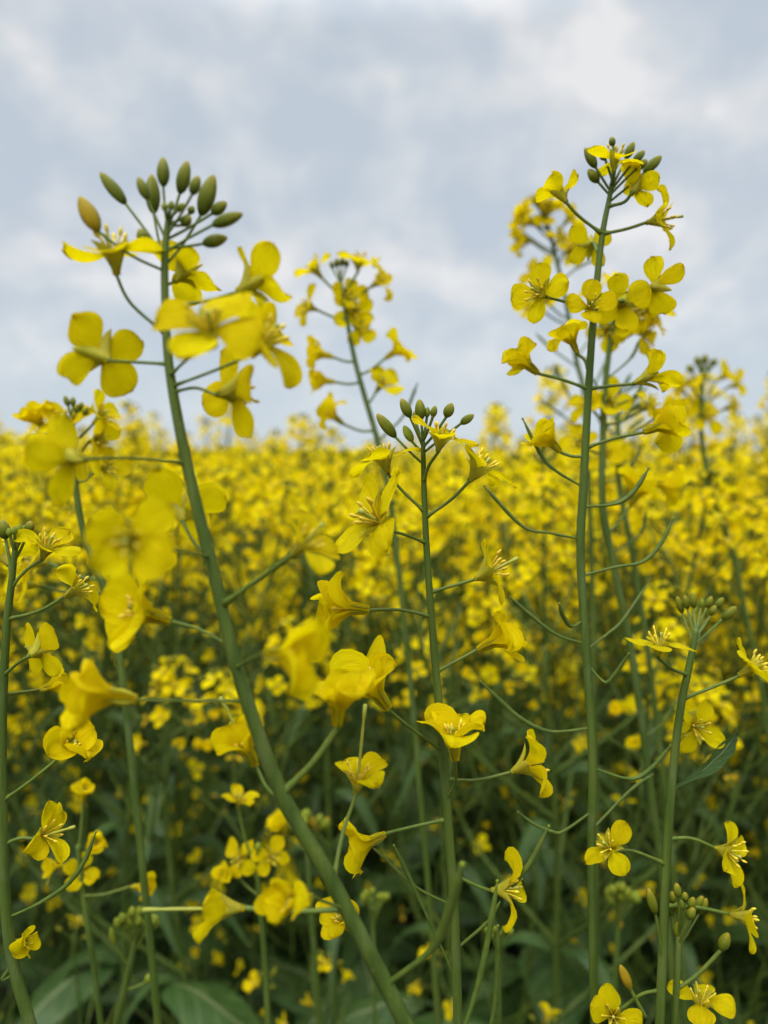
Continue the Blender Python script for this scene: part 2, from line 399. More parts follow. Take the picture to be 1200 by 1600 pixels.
    def bud(s, base, tip, at, wid, mat=None, dz=0.0, pw=4.5, dtip=0.0):
        A, Zs, rs = s.at(at) if not isinstance(at, tuple) else (P(*at), at[2], .001)
        Z = Zs - dz; B = P(base[0], base[1], Z) - s.base; T = P(tip[0], tip[1], Z - dtip) - s.base; Al = A - s.base
        mb = MB(); pr = .5 * pw * Z / F_PX; d = (T - B)
        pts = spline([Al, Al.lerp(B, .55) - d.normalized() * (B - Al).length * .10, B, B + d * .08], 4)
        k = len(pts); tube(mb, pts, [pr * (1 if i < k - 4 else 1.25) for i in range(k)], 6, 1)
        ellipsoid(mb, B, T, .5 * wid * Z / F_PX, 16, 11, 0, .15)
        return mb.obj('bud', [mat or M_BUD, M_PEDICEL], s.root)
    def pod(s, pts, at=None, pw=5.0, width=8.0, knee=None, Z=None, dz=0.0, mat=None, knob=True, beak=.82):
        """A seed pod along photo points; its stalk is the part before the point numbered knee."""
        if at is not None: A, Zs, rs = s.at(at); first = [A - s.base]
        else: first = []; Zs = Z
        Zs = Zs if Z is None else Z
        width = width * .86; pw = pw * .92
        n = len(pts); body = [P(q[0], q[1], Zs - dz * (i + 1) / n) - s.base for i, q in enumerate(pts)]
        ctrl = first + body; pp = spline(ctrl, 9); k = len(pp); knee = (1 if knee is None else knee)
        ki = knee * 9; rad = []
        for i in range(k):
            if i < ki: w = pw * (.85 + .3 * (i / max(1, ki)) ** 4 + (.8 if i == 0 and at is not None else 0))
            else:
                t = (i - ki) / max(1, k - 1 - ki)
                w = width * (min(1, .72 + t * 2.5)) if t < beak else width * (1 - .66 * ((t - beak) / (1 - beak)) ** .7)
                w *= 1 + .07 * math.sin(i * 2.1)
            rad.append(.5 * w * Zs / F_PX)
        mb = MB(); tube(mb, pp, rad, 8, 0)
        if knob:
            e = Vector(pp[-1]); d = (e - Vector(pp[-3])).normalized(); q = .5 * width * .62 * Zs / F_PX
            ellipsoid(mb, e - d * q * .6, e + d * q * 1.5, q, 8, 6, 1, 0, .6)
        return mb.obj('seed_pod', [mat or M_POD, M_BUDPALE], s.root)
    def leaf(s, pts, wid, at=None, Z=None, fold=.25, dz=0.0, tilt=0.0, side=(0, 0, 1)):
        """A leaf blade along photo points with its width in px at each."""
        if at is not None: A, Zs, rs = s.at(at); c = [(A - s.base)]; w = [wid[0]]
        else: c, w, Zs = [], [], Z
        n = len(pts)
        for i, q in enumerate(pts): c.append(P(q[0], q[1], Zs - dz * (i + 1) / n) - s.base); w.append(wid[i])
        pp = spline([(*a, b * Zs / F_PX) for a, b in zip(c, w)], 6); mb = leaf_blade(pp, side, fold, len(pts) * 3 + int(pts[0][0]))
        return mb.obj('leaf', [M_LEAF], s.root)
def leaf_blade(pp, side, fold, seed, nu=9):
    mb = MB(); vs, fs, uv = [], [], []; k = len(pp)
    for i, q in enumerate(pp):
        c = Vector(q[:3]); t = (Vector(pp[min(i + 1, k - 1)][:3]) - Vector(pp[max(i - 1, 0)][:3])).normalized()
        sd_ = Vector(side); sd_ = (sd_ - t * sd_.dot(t)).normalized(); nn = t.cross(sd_)
        for j in range(nu):
            u = -1 + 2 * j / (nu - 1); w = .5 * q[3] * (1 + .12 * mnoise.noise(Vector((i * .5, u * 2, seed))))
            h = w * fold * abs(u) ** 1.5 + .22 * w * mnoise.noise(Vector((i * .35, u * 1.6, seed + 4)))
            vs.append(c + sd_ * (u * w) + nn * h); uv.append((j / (nu - 1), i / (k - 1)))
    for i in range(k - 1):
        for j in range(nu - 1):
            a = i * nu + j; fs.append((a, a + 1, a + nu + 1, a + nu))
    mb.add(vs, fs, 0, uv); return mb

# ---- tall leaning plant nearest the viewer
a = Plant('rapeseed_plant', 'thick leaning rapeseed stem topped by a spray of long green buds',
          [(640, 1612, .205, 30), (520, 1380, .203, 28), (440, 1240, .202, 26), (375, 1060, .20, 25), (335, 900, .20, 23), (300, 760, .20, 21), (277, 650, .20, 19),
           (263, 560, .20, 16), (258, 470, .20, 14), (258, 395, .20, 13), (264, 330, .20, 9)], thin=.84, bloom=.85)
for q in [  # base, tip, pedicel height on stem, width
    ((196, 318), (157, 270), 400, 21, None), ((255, 291), (255, 246), 355, 20, None), ((231, 312), (216, 277), 372, 17, None), ((240, 333), (237, 273), 410, 23, None),
    ((281, 302), (293, 252), 365, 22, None), ((300, 304), (310, 275), 370, 18, None), ((314, 336), (334, 274), 418, 27, None), ((331, 334), (354, 316), 372, 18, None),
    ((332, 352), (379, 334), 392, 20, None), ((317, 381), (355, 371), 388, 20, None), ((229, 382), (218, 358), 392, 20, None), ((153, 361), (125, 308), 420, 28, M_BUDRIPE),
    ((284, 352), (298, 338), 352, 17, None), ((266, 328), (269, 314), 345, 11, M_BUDPALE), ((277, 330), (288, 318), 345, 12, None), ((258, 330), (256, 316), 345, 10, M_BUDPALE), ((296, 334), (302, 322), 348, 12, None)]:
    a.bud(q[0], q[1], q[2], q[3], q[4], dz=uni(-.006, .006) if q[4] is None else .004)
a.flower((183, 430), 520, (-.12, 1, .08), 84, 'flat', via=[(205, 475)], seed=11, roll=.25)
a.flower((272, 440), 450, (.4, .7, -.55), 66, 'back', dz=-.012, via=[(262, 445)], seed=12, roll=.1, pwid=.7)
a.flower((370, 456), 482, (.75, .5, -.35), 76, 'open', via=[(315, 472)], seed=13, pwid=.72, spread=66)
a.flower((334, 541), 590, (-.05, .62, .65), 88, 'open', dz=.028, via=[(295, 560)], seed=14, roll=.5, pwid=.70)
a.flower((390, 555), 607, (.7, .55, .3), 90, 'open', via=[(325, 583)], dz=.012, seed=15, pwid=.72)
a.flower((337, 616), 614, (.62, .12, -.6), 80, 'back', via=[(305, 606)], seed=16, roll=.5, pwid=.72)
a.flower((172, 563), 567, (-.62, .32, -.55), 80, 'back', via=[(215, 566)], seed=17, roll=.2, pwid=.66)
a.flower((137, 717), 719, (-.85, .05, -.35), 86, 'half', via=[(210, 716)], dz=.022, seed=18, spread=62)
a.flower((286, 815), 872, (-.25, .4, -.7), 80, 'back', dz=-.004, via=[(305, 850)], seed=19, roll=.3)
a.flower((214, 846), 874, (.05, .15, .8), 82, 'half', pwid=.74, dz=.05, via=[(265, 858)], seed=20, roll=.1)
a.flower((266, 970), 1006, (-.85, .35, .25), 76, 'bell', via=[(310, 983)], seed=21)
a.flower((214, 1093), 1093, (-.93, .22, .3), 84, 'bell', via=[(290, 1095)], dz=.014, seed=22)
a.flower((412, 1022), 1040, (.8, .1, .5), 78, 'bell', via=[(390, 1030)], dz=.034, seed=23)
a.flower((400, 1196), 1252, (-.38, .85, .15), 58, 'bell', via=[(418, 1232)], dz=-.012, seed=24, pistil=1.5)
a.flower((488, 1402), 1412, (-.75, .2, .55), 54, 'bell', via=[(505, 1408)], dz=.014, seed=25)
a.flower((548, 1452), 1475, (-.55, .7, .1), 38, 'bell', dz=-.04, seed=26)
a.flower((382, 1419), 1413, (-1, .04, .1), 54, 'wilt', via=[(460, 1424)], seed=27, pistil=2.0, drop=(0,), pw=8)
a.flower((527, 1134), 1244, (.08, 1, .05), 62, 'bell', via=[(490, 1190)], dz=-.002, seed=28, pw=10)
a.flower((455, 868), 942, (.72, .62, .25), 68, 'half', via=[(405, 905)], dz=.016, seed=29, pw=9, pistil=.9)
a.flower((557, 1240), 1372, (.1, 1, .12), 52, 'wilt', via=[(536, 1300)], dz=-.03, seed=30, pistil=2.0, drop=(1,), pw=6)
a.pod([(675, 1483), (703, 1420), (722, 1352)], 1545, pw=11, width=17, knee=1, dz=.02)
a.leaf([(600, 1800), (500, 1960)], [20, 190, 20], at=1610, dz=-.03)

# ---- the sharp plant in the middle
b = Plant('rapeseed_plant', 'sharp upright rapeseed stem at the middle with drooping bell flowers below its buds',
          [(716, 1615, .262, 16), (711, 1450, .262, 16), (700, 1280, .262, 15.5), (688, 1130, .262, 14.5), (677, 1000, .262, 13), (668, 880, .262, 11.5), (663, 780, .262, 10), (661, 690, .262, 7.5)], thin=.93)
for q in [((618, 683), (589, 647), 724, 19, None), ((641, 652), (627, 623), 700, 17, None), ((658, 656), (655, 624), 690, 17, None), ((644, 690), (631, 665), 712, 15, M_BUDPALE),
          ((697, 652), (706, 630), 700, 17, None), ((667, 652), (668, 636), 685, 10, M_BUDPALE), ((676, 652), (680, 634), 688, 11, None), ((650, 660), (648, 642), 690, 10, None), ((720, 662), (740, 648), 712, 14, None)]:
    b.bud(q[0], q[1], q[2], q[3], q[4], dz=uni(-.006, .006))
b.flower((684, 706), 748, (.25, .95, .12), 48, 'open', via=[(670, 728)], dz=.008, seed=31, spread=72)
b.flower((607, 740), 800, (-.28, .95, .1), 52, 'flat', via=[(632, 770)], seed=32, roll=.1)
b.flower((733, 752), 804, (.62, .75, -.1), 56, 'open', via=[(703, 782)], seed=33, spread=72, roll=.3)
b.flower((612, 829), 850, (-.72, .5, .42), 76, 'open', pwid=.70, via=[(635, 836)], dz=.012, seed=34, roll=.2, spread=72)
b.flower((742, 905), 928, (.85, .45, .15), 58, 'open', via=[(708, 915)], seed=35, drop=(2,), pistil=.9)
b.flower((577, 953), 962, (-.98, .12, .1), 62, 'bell', via=[(625, 953)], seed=36)
b.flower((746, 1015), 1056, (.86, .48, .12), 58, 'bell', via=[(715, 1032)], seed=37)
b.flower((607, 1108), 1168, (-.55, .82, .2), 74, 'bell', via=[(645, 1140)], dz=.012, seed=38)
b.flower((711, 1188), 1245, (-.04, 1, .05), 62, 'bell', via=[(712, 1220)], dz=.012, seed=39)
b.flower((799, 1206), 1222, (.88, .42, .1), 56, 'wilt', via=[(745, 1219)], seed=40, drop=(3,))
b.flower((603, 1303), 1284, (-.85, -.3, .25), 56, 'bell', via=[(645, 1292)], seed=41)
b.flower((767, 1391), 1368, (.95, .15, .2), 50, 'wilt', via=[(740, 1382)], seed=42, drop=(1,))
b.pod([(662, 1420), (640, 1372), (616, 1322)], 1535, pw=5, width=8, knee=1)
b.pod([(650, 1386), (600, 1340), (580, 1322)], 1412, pw=5, width=5.5, knee=1, knob=False)
b.pod([(762, 1440), (782, 1408)], 1480, pw=6, width=6, knee=1, knob=False)
b.pod([(726, 1605), (745, 1545), (762, 1470), (777, 1378), (800, 1380)][:4], Z=.25, width=11, knee=1, pw=9)
b.pod([(765, 1610), (773, 1570), (777, 1500), (778, 1448)], Z=.28, width=9, knee=1, pw=8)
b.pod([(800, 1385), (830, 1345), (857, 1292)], Z=.262, width=10, knee=0)
b.pod([(816, 822), (860, 833), (902, 841)][::-1] + [(757, 760)], Z=.30, pw=5, width=7, knee=2)
b.leaf([(690, 1800), (760, 1950)], [14, 200, 20], at=1610, dz=-.03)

# ---- the tall plant against the sky
c = Plant('rapeseed_plant', 'tallest straight rapeseed plant against the sky, one open flower on top, curved pods below',
          [(929, 1612, .30, 14), (924, 1350, .30, 14), (926, 1200, .30, 14.5), (918, 1050, .30, 14.5), (911, 950, .30, 14), (907, 850, .30, 14.5), (912, 750, .30, 14), (919, 620, .30, 12.5),
           (927, 500, .30, 12), (940, 375, .30, 10), (953, 305, .30, 8), (962, 255, .30, 6)], thin=.9, bloom=.92)
for q in [((931, 262), (914, 231), 300, 15), ((935, 285), (919, 265), 305, 15), ((946, 250), (938, 234), 285, 13), ((978, 248), (990, 222), 295, 14), ((990, 253), (1007, 236), 300, 13),
          ((993, 265), (1011, 250), 305, 14), ((1006, 270), (1033, 244), 318, 17), ((958, 228), (955, 214), 262, 11)]:
    c.bud(q[0], q[1], q[2], q[3], None, dz=uni(-.006, .006), pw=4)
c.flower((959, 269), 290, (.05, 1, .06), 44, 'flat', seed=51, pw=4.5, roll=.3, dz=.006)
c.flower((885, 316), 365, (-.45, .8, -.25), 42, 'open', via=[(905, 338)], seed=52, spread=68)
c.flower((987, 302), 320, (.55, .65, -.45), 40, 'half', via=[(975, 316)], seed=53)
c.flower((1010, 348), 368, (.93, .12, .25), 42, 'wilt', via=[(978, 358)], seed=54, pistil=.9)
c.flower((927, 380), 392, (0, .08, -1), 38, 'back', dz=-.014, seed=55, roll=.05)
c.flower((856, 464), 492, (-.65, .15, .6), 48, 'open', via=[(888, 473)], dz=.008, seed=56)
c.flower((920, 488), 503, (-.1, .35, .9), 38, 'half', dz=.01, seed=57)
c.flower((972, 470), 480, (.3, .1, -.85), 46, 'back', via=[(950, 472)], seed=58, roll=.4)
c.flower((1014, 450), 464, (.65, .25, -.6), 46, 'open', via=[(978, 458)], seed=59, spread=70)
c.flower((902, 552), 600, (-.42, .9, .05), 38, 'bell', via=[(915, 565)], seed=60, dz=-.006)
c.flower((841, 583), 604, (-.78, .6, .1), 44, 'bell', via=[(875, 592)], seed=61)
c.flower((990, 599), 608, (.88, .4, .15), 46, 'wilt', via=[(955, 603)], seed=62)
c.flower((1005, 675), 696, (.9, .35, 0), 50, 'bell', via=[(960, 685)], seed=63)
c.flower((876, 706), 716, (-.7, .65, .15), 42, 'bell', via=[(895, 713)], seed=64)
c.pod([(868, 735), (845, 710), (817, 655)], 760, pw=5, width=7, knee=1)
c.pod([(962, 787), (990, 768), (1013, 733)], 790, pw=5, width=9, knee=1)
c.pod([(962, 886), (1004, 878), (1032, 850), (1051, 811)], 896, pw=5.5, width=8, knee=2)
c.pod([(870, 992), (830, 962), (797, 933)], 1011, pw=5, width=6.5, knee=1)
c.pod([(950, 990), (974, 968), (1016, 906)], 1012, pw=4.5, width=6, knee=1, dz=-.02)
c.pod([(860, 1143), (817, 1125), (785, 1098), (752, 1066)], 1145, pw=5, width=8, knee=1)
c.pod([(945, 1066), (962, 1052), (982, 1022)], 1042, pw=4.5, width=7, knee=1, dz=.01)
c.pod([(985, 1217), (1018, 1200), (1047, 1166)], 1195, pw=5, width=8, knee=1)
c.pod([(893, 979), (880, 962), (874, 944)], 965, pw=4, width=8, knee=1, dz=.01)
c.pod([(880, 1299), (862, 1299), (835, 1288), (810, 1269)], 1268, pw=5, width=6, knee=1)
c.pod([(985, 1235), (1020, 1210)], 1300, pw=5, width=6, knee=1, dz=-.02)
c.leaf([(1000, 1640), (1100, 1760), (1200, 1800)], [14, 150, 120, 20], at=1600, dz=.02)

# ---- the stem at the left edge
d = Plant('rapeseed_plant', 'rapeseed stem rising along the left edge with tight buds and a slender pod',
          [(50, 1612, .262, 20), (16, 1480, .262, 18), (5, 1320, .262, 16), (3, 1150, .262, 14.5), (9, 1000, .262, 13), (18, 910, .262, 11), (25, 850, .262, 8)], thin=.92)
for q in [((9, 842), (2, 812), 900, 20, None), ((44, 832), (48, 814), 880, 15, None), ((23, 836), (22, 822), 862, 10, M_BUDPALE), ((30, 834), (31, 819), 862, 10, M_BUDPALE), ((36, 835), (39, 820), 862, 10, M_BUDPALE),
          ((16, 838), (13, 825), 866, 10, M_BUDPALE)]:
    d.bud(q[0], q[1], q[2], q[3], q[4], dz=uni(-.004, .004))
d.flower((66, 874), 914, (.4, .9, .15), 48, 'open', via=[(42, 890)], seed=71, spread=70)
d.flower((101, 932), 968, (.85, .5, .05), 48, 'half', via=[(60, 955)], seed=72, drop=(1,), spread=78)
d.flower((44, 1026), 1048, (.3, .2, -.8), 46, 'back', via=[(28, 1036)], seed=73, roll=0)
d.flower((90, 1185), 1248, (.62, .72, .15), 52, 'bell', via=[(48, 1220)], seed=74)
d.flower((54, 1310), 1313, (.85, .42, .2), 44, 'wilt', via=[(30, 1310)], seed=75, pistil=1.2)
d.flower((22, 1471), 1475, (.95, .1, .2), 28, 'bell', seed=76)
d.flower((14, 884), 905, (-.5, .6, -.5), 44, 'open', seed=77, dz=-.01)
d.flower((62, 1078), 1088, (.9, .3, -.1), 34, 'bell', seed=78, dz=-.03, via=[(35, 1082)])
d.pod([(60, 1412), (105, 1382), (132, 1345), (150, 1300)], 1440, pw=5, width=8, knee=1)
d.pod([(4, 1530), (18, 1510), (20, 1505)], 1515, pw=7, width=8, knee=1)
d.leaf([(60, 1800), (-60, 1950)], [18, 190, 20], at=1610, dz=-.03)

# ---- the shorter, paler plant low on one side
e = Plant('rapeseed_plant', 'pale short rapeseed stem with a dark bud cluster, beside the tallest plant',
          [(1030, 1615, .285, 17), (1036, 1480, .285, 17), (1041, 1350, .285, 16), (1050, 1220, .285, 15), (1063, 1110, .285, 14), (1078, 1035, .285, 12.5), (1088, 985, .285, 9)], thin=.82)
for q in [((1066, 958), (1058, 932), 1005, 13, None), ((1084, 950), (1082, 926), 990, 13, None), ((1104, 950), (1112, 932), 990, 12, None), ((1118, 950), (1130, 934), 995, 12, None), ((1128, 968), (1150, 948), 1010, 15, None),
          ((1094, 988), (1098, 964), 1005, 15, M_BUDRIPE), ((1074, 952), (1070, 930), 992, 12, None), ((1095, 950), (1098, 935), 988, 9, M_BUDPALE), ((1110, 962), (1118, 946), 996, 12, None)]:
    e.bud(q[0], q[1], q[2], q[3] * .9, q[4], dz=uni(-.03, -.02), pw=3.4)
e.flower((1029, 1026), 1058, (0, 1, .12), 44, 'flat', via=[(1050, 1045)], seed=81, roll=.4, dz=.01)
e.flower((1074, 1132), 1100, (.25, .1, .9), 40, 'open', seed=82, dz=-.02, roll=.3)
e.flower((1155, 1056), 1090, (.78, .58, .15), 48, 'half', via=[(1110, 1075)], seed=83, spread=70)
e.flower((1118, 1325), 1310, (.62, .12, .7), 44, 'open', via=[(1080, 1310)], seed=84, roll=.75, dz=0, spread=74)
e.flower((957, 1330), 1352, (-.45, .6, .5), 42, 'open', via=[(990, 1330)], seed=85, drop=(1,), roll=.2, dz=.004)
e.flower((1140, 1428), 1412, (.88, .05, .35), 42, 'open', via=[(1085, 1417)], seed=86, drop=(3,), spread=76)
e.flower((958, 1588), 1553, (-.2, .5, .7), 42, 'half', via=[(1000, 1555)], seed=87)
e.bud((985, 1545), (969, 1508), (1010, 1590, .285), 16, M_BUDRIPE, pw=6)
e.bud((1024, 1428), (1013, 1388), 1500, 16, None, dz=.004)
e.leaf([(1075, 1218), (1110, 1195), (1142, 1160), (1150, 1146)], [8, 26, 30, 22, 3], at=1232, dz=-.02, side=(.3, .3, 1))
e.leaf([(1100, 1640), (1190, 1700), (1250, 1800)], [14, 120, 140, 20], at=1605, dz=.02)
f = Plant('rapeseed_plant', 'young green shoot bearing a dense knob of closed buds, beside the pale short stem',
          [(1054, 1615, .285, 12), (1057, 1540, .285, 11.5), (1060, 1480, .285, 10.5), (1062, 1450, .287, 8)], thin=.85)
for q in [((1059, 1467), (1061, 1439), 1470, 15), ((1044, 1420), (1036, 1387), 1475, 13), ((1051, 1412), (1050, 1393), 1470, 12), ((1060, 1402), (1057, 1380), 1462, 13), ((1071, 1408), (1070, 1394), 1462, 11),
          ((1078, 1420), (1084, 1402), 1468, 12), ((1088, 1420), (1098, 1400), 1478, 12), ((1092, 1428), (1104, 1404), 1482, 14), ((1076, 1436), (1084, 1418), 1476, 13), ((1066, 1420), (1064, 1406), 1462, 9), ((1058, 1424), (1055, 1410), 1462, 9), ((1072, 1430), (1075, 1414), 1466, 9),
          ((1062, 1432), (1061, 1416), 1462, 9), ((1049, 1430), (1043, 1408), 1476, 12)]:
    f.bud(q[0], q[1], q[2], q[3], None if q[3] > 10 else M_BUDPALE, dz=uni(-.005, .006), pw=3.6)
f.bud((1126, 1485), (1138, 1458), 1550, 17, None, pw=6)
f.flower((1093, 1578), (1097, 1660, .285), (0, 1, .2), 42, 'flat', seed=88, pw=9, roll=.35, via=[(1096, 1620)])
f.leaf([(1020, 1800), (980, 1950)], [14, 150, 20], at=1610)

# ---- softer plants behind
g = Plant('rapeseed_plant', 'slim rapeseed plant standing alone against the sky between the two tall stems',
          [(640, 1050, .47, 9), (612, 800, .47, 9), (590, 690, .47, 9), (570, 620, .47, 8.5), (555, 565, .47, 8), (544, 510, .47, 7), (534, 450, .47, 6), (531, 425, .47, 4)])
for q in [((527, 418), (526, 403), 440, 9), ((534, 416), (536, 402), 440, 9), ((520, 420), (517, 408), 442, 8), ((541, 418), (543, 406), 442, 8)]: g.bud(q[0], q[1], q[2], q[3], None, pw=3)
for q in [((559, 424), 455, (.1, 1, .1), 30, 'open'), ((503, 434), 460, (-.6, .7, .1), 30, 'half'), ((580, 448), 470, (.8, .4, .3), 30, 'wilt'), ((542, 470), 490, (.2, .3, .9), 28, 'half'), ((495, 484), 495, (-.8, .2, .4), 30, 'open'),
          ((548, 490), 505, (.3, .1, .9), 32, 'open'), ((556, 515), 520, (.5, .1, .8), 28, 'open'), ((520, 558), 563, (-.9, .2, .2), 32, 'bell'), ((602, 560), 584, (.8, .55, .1), 34, 'bell'), ((523, 597), 599, (-1, .1, .1), 30, 'bell'),
          ((588, 612), 630, (.4, .5, .5), 32, 'half'), ((536, 662), 672, (-.75, .6, .1), 34, 'bell')]:
    g.flower(q[0], q[1], q[2], q[3], q[4], pw=4)
g.pod([(630, 650), (652, 600)], 690, pw=4, width=6, knee=1)
h = Plant('rapeseed_plant', 'blurred thin rapeseed plant leaning close behind the tallest stem, in the sky',
          [(925, 900, .60, 8), (915, 640, .60, 7.5), (900, 560, .60, 7), (882, 460, .60, 6), (868, 400, .60, 6), (852, 335, .60, 5)])
for q in [((842, 325), 345, (-.5, .8, .2), 26, 'open'), ((836, 352), 372, (-.8, .3, .3), 28, 'half'), ((830, 378), 400, (-.9, .1, .2), 24, 'wilt'), ((868, 382), 392, (.5, .5, .5), 26, 'open'), ((880, 352), 372, (.6, .7, .1), 26, 'half'), ((858, 330), 340, (.2, .9, .2), 22, 'half'), ((862, 480), 500, (-.5, .4, .4), 26, 'half'), ((848, 340), 360, (.1, .3, .9), 24, 'open'), ((826, 340), 360, (-.8, .5, .2), 22, 'bell'), ((822, 368), 392, (-.9, -.1, .3), 22, 'half'), ((892, 372), 392, (.7, .3, .4), 24, 'open'), ((880, 395), 415, (.5, -.1, .7), 24, 'half'), ((845, 430), 455, (-.6, .3, .5), 26, 'open'), ((840, 480), 510, (-.8, .2, .4), 26, 'half')]:
    h.flower(q[0], q[1], q[2], q[3], q[4], pw=3.4)
for pts, at in [([(862, 545), (838, 522)], 575), ([(925, 525), (955, 480)], 560), ([(935, 590), (958, 540)], 620), ([(890, 620), (868, 570)], 650), ([(900, 420), (930, 405)], 440), ([(880, 650), (845, 625)], 680)]:
    h.pod(pts, at, pw=3.4, width=5, knee=1)
i_ = Plant('rapeseed_plant', 'dark rapeseed stem running just behind the tallest plant, bending at its foot',
           [(1030, 1330, .43, 11), (1012, 1200, .43, 11), (1000, 1110, .43, 11), (985, 1010, .43, 11), (962, 900, .43, 11), (942, 790, .43, 10.5), (942, 690, .43, 10), (945, 610, .43, 9), (954, 530, .43, 8), (962, 480, .43, 6)])
for q in [((1000, 505), 520, (.7, .3, .5), 32, 'half'), ((962, 508), 515, (0, .2, .9), 36, 'open'), ((985, 470), 490, (.5, .7, .2), 32, 'open'), ((935, 470), 490, (-.4, .7, .2), 30, 'half'), ((946, 632), 640, (.1, .2, .9), 32, 'half'), ((1022, 655), 690, (.8, .5, .2), 34, 'bell'),
          ((915, 700), 712, (-.6, .4, .5), 32, 'half'), ((985, 790), 830, (.3, .8, .2), 42, 'bell'), ((1015, 755), 790, (.95, -.05, .2), 40, 'bell'), ((960, 455), 480, (0, 1, .1), 26, 'half'), ((982, 495), 512, (.5, .1, .8), 32, 'open'), ((1010, 485), 505, (.8, .3, .4), 32, 'half'), ((950, 520), 530, (-.4, .1, .8), 30, 'open'), ((992, 520), 540, (.6, -.1, .7), 30, 'half'), ((1005, 640), 665, (.7, .4, .4), 30, 'open'), ((925, 640), 655, (-.6, .3, .5), 28, 'half')]:
    i_.flower(q[0], q[1], q[2], q[3], q[4], pw=4.5)
for pts, at in [([(985, 560), (1000, 530)], 590), ([(990, 620), (1008, 590)], 640), ([(1000, 835), (1010, 800)], 870), ([(975, 740), (1003, 700)], 760), ([(925, 590), (915, 560)], 620), ([(1035, 1130), (1060, 1090)], 1150)]:
    i_.pod(pts, at, pw=4, width=6.5, knee=1)
j = Plant('rapeseed_plant', 'soft rapeseed plant with small spread buds, alone in the gap of the skyline',
          [(1190, 1080, .66, 8), (1165, 960, .66, 8), (1140, 850, .66, 8), (1112, 770, .66, 8), (1097, 690, .66, 7), (1096, 620, .66, 6.5), (1100, 575, .66, 4)])
for q in [((1082, 582), (1075, 570), 605, 12), ((1092, 572), (1088, 556), 595, 11), ((1101, 570), (1102, 553), 590, 11), ((1112, 572), (1118, 560), 598, 12), ((1095, 580), (1094, 568), 592, 9), ((1106, 580), (1110, 568), 592, 9)]: j.bud(q[0], q[1], q[2], q[3], None, pw=3)
for q in [((1084, 608), 630, (-.6, .7, .2), 26, 'open'), ((1072, 615), 640, (-.8, .4, .3), 26, 'half'), ((1120, 595), 630, (.7, .6, .2), 26, 'half'), ((1098, 655), 668, (.1, .2, .9), 28, 'open'), ((1130, 640), 660, (.7, .3, .5), 28, 'open'), ((1075, 650), 665, (-.7, .2, .5), 26, 'half'), ((1138, 605), 635, (.9, .3, .1), 22, 'half')]:
    j.flower(q[0], q[1], q[2], q[3], q[4], pw=3.2)
k = Plant('rapeseed_plant', 'soft rapeseed plant behind the leaning stem, with an orange bud poking above the field',
          [(205, 1180, .38, 11), (190, 1050, .38, 11), (172, 950, .38, 11), (148, 880, .38, 10.5), (128, 820, .38, 10), (117, 750, .38, 9), (113, 690, .38, 7), (112, 650, .38, 5)])
for q in [((82, 648), (73, 625), 700, 11, M_BUDRIPE), ((107, 635), (101, 618), 660, 9, None), ((114, 635), (114, 620), 655, 9, None), ((125, 640), (128, 628), 660, 9, None), ((131, 648), (138, 636), 665, 9, None), ((119, 645), (121, 632), 655, 8, None)]: k.bud(q[0], q[1], q[2], q[3], q[4], pw=4)
for q in [((146, 662), 690, (.7, .6, .2), 36, 'half'), ((74, 675), 715, (-.5, .7, .1), 38, 'bell'), ((112, 675), 690, (0, .6, .7), 42, 'half'), ((140, 690), 720, (.8, .1, .4), 36, 'half'), ((90, 700), 730, (-.6, .2, .6), 42, 'open'), ((152, 735), 760, (.8, .2, .4), 34, 'half'), ((75, 880), 905, (-.8, .2, .3), 40, 'open'), ((60, 915), 930, (-.7, .1, .6), 40, 'half')]:
    k.flower(q[0], q[1], q[2], q[3], q[4], pw=4.5)
l = Plant('rapeseed_plant', 'faded rapeseed stem carrying a dark tuft of thin pods above the skyline',
          [(1010, 1000, .55, 9), (985, 850, .55, 9), (968, 760, .55, 9), (966, 690, .55, 8), (966, 640, .55, 7), (968, 600, .55, 5)])
for pts, at in [([(980, 610), (1002, 598)], 640), ([(975, 605), (985, 585)], 630), ([(990, 625), (1010, 606)], 655), ([(955, 610), (945, 590)], 640), ([(985, 640), (1010, 628)], 670), ([(950, 640), (930, 632)], 665), ([(985, 670), (1005, 655)], 695), ([(950, 670), (935, 655)], 690)]:
    l.pod(pts, at, pw=3.5, width=7, knee=1)
for q in [((992, 640), 660, (.7, .5, .4), 26, 'half'), ((980, 720), 730, (.5, .3, .7), 30, 'open'), ((950, 715), 730, (-.5, .3, .7), 30, 'open'), ((1000, 770), 780, (.7, .3, .5), 30, 'half')]: l.flower(q[0], q[1], q[2], q[3], q[4], pw=3.6)

# ---- budding shoots low among the dark leaves
def shoot(label, stem, cx, cy, wid, n, spread, Z, seed, ripe=0, extra=()):
    s = Plant('budding_shoot', label, stem); r_ = random.Random(seed); top = stem[-1][1]
    for q in range(n):
        an = r_.uniform(-1.25, 1.25); rad = spread * (.25 + .75 * math.sqrt(q / n))
        bx, by = cx + math.sin(an) * rad, cy - math.cos(an) * rad * .9 + spread * .25
        s.bud((bx, by), (bx + math.sin(an) * wid * .9, by - (.7 + .5 * math.cos(an)) * wid), top + r_.uniform(4, 30), wid * r_.uniform(.8, 1.1), M_BUDPALE if q >= ripe else M_BUDRIPE, dz=r_.uniform(-.008, .008), pw=3.4)
    return s
s1 = shoot('upright green shoot ending in a round head of tiny pale buds, near the bottom edge', [(178, 1615, .42, 12), (196, 1540, .42, 11), (205, 1500, .42, 10), (212, 1465, .42, 8)], 216, 1450, 13, 20, 30, .42, 1)
s1.bud((228, 1535), (237, 1522), 1548, 13, M_BUDPALE, pw=5)
s1.bud((180, 1475), (173, 1450), 1510, 12, M_BUDPALE, pw=3)
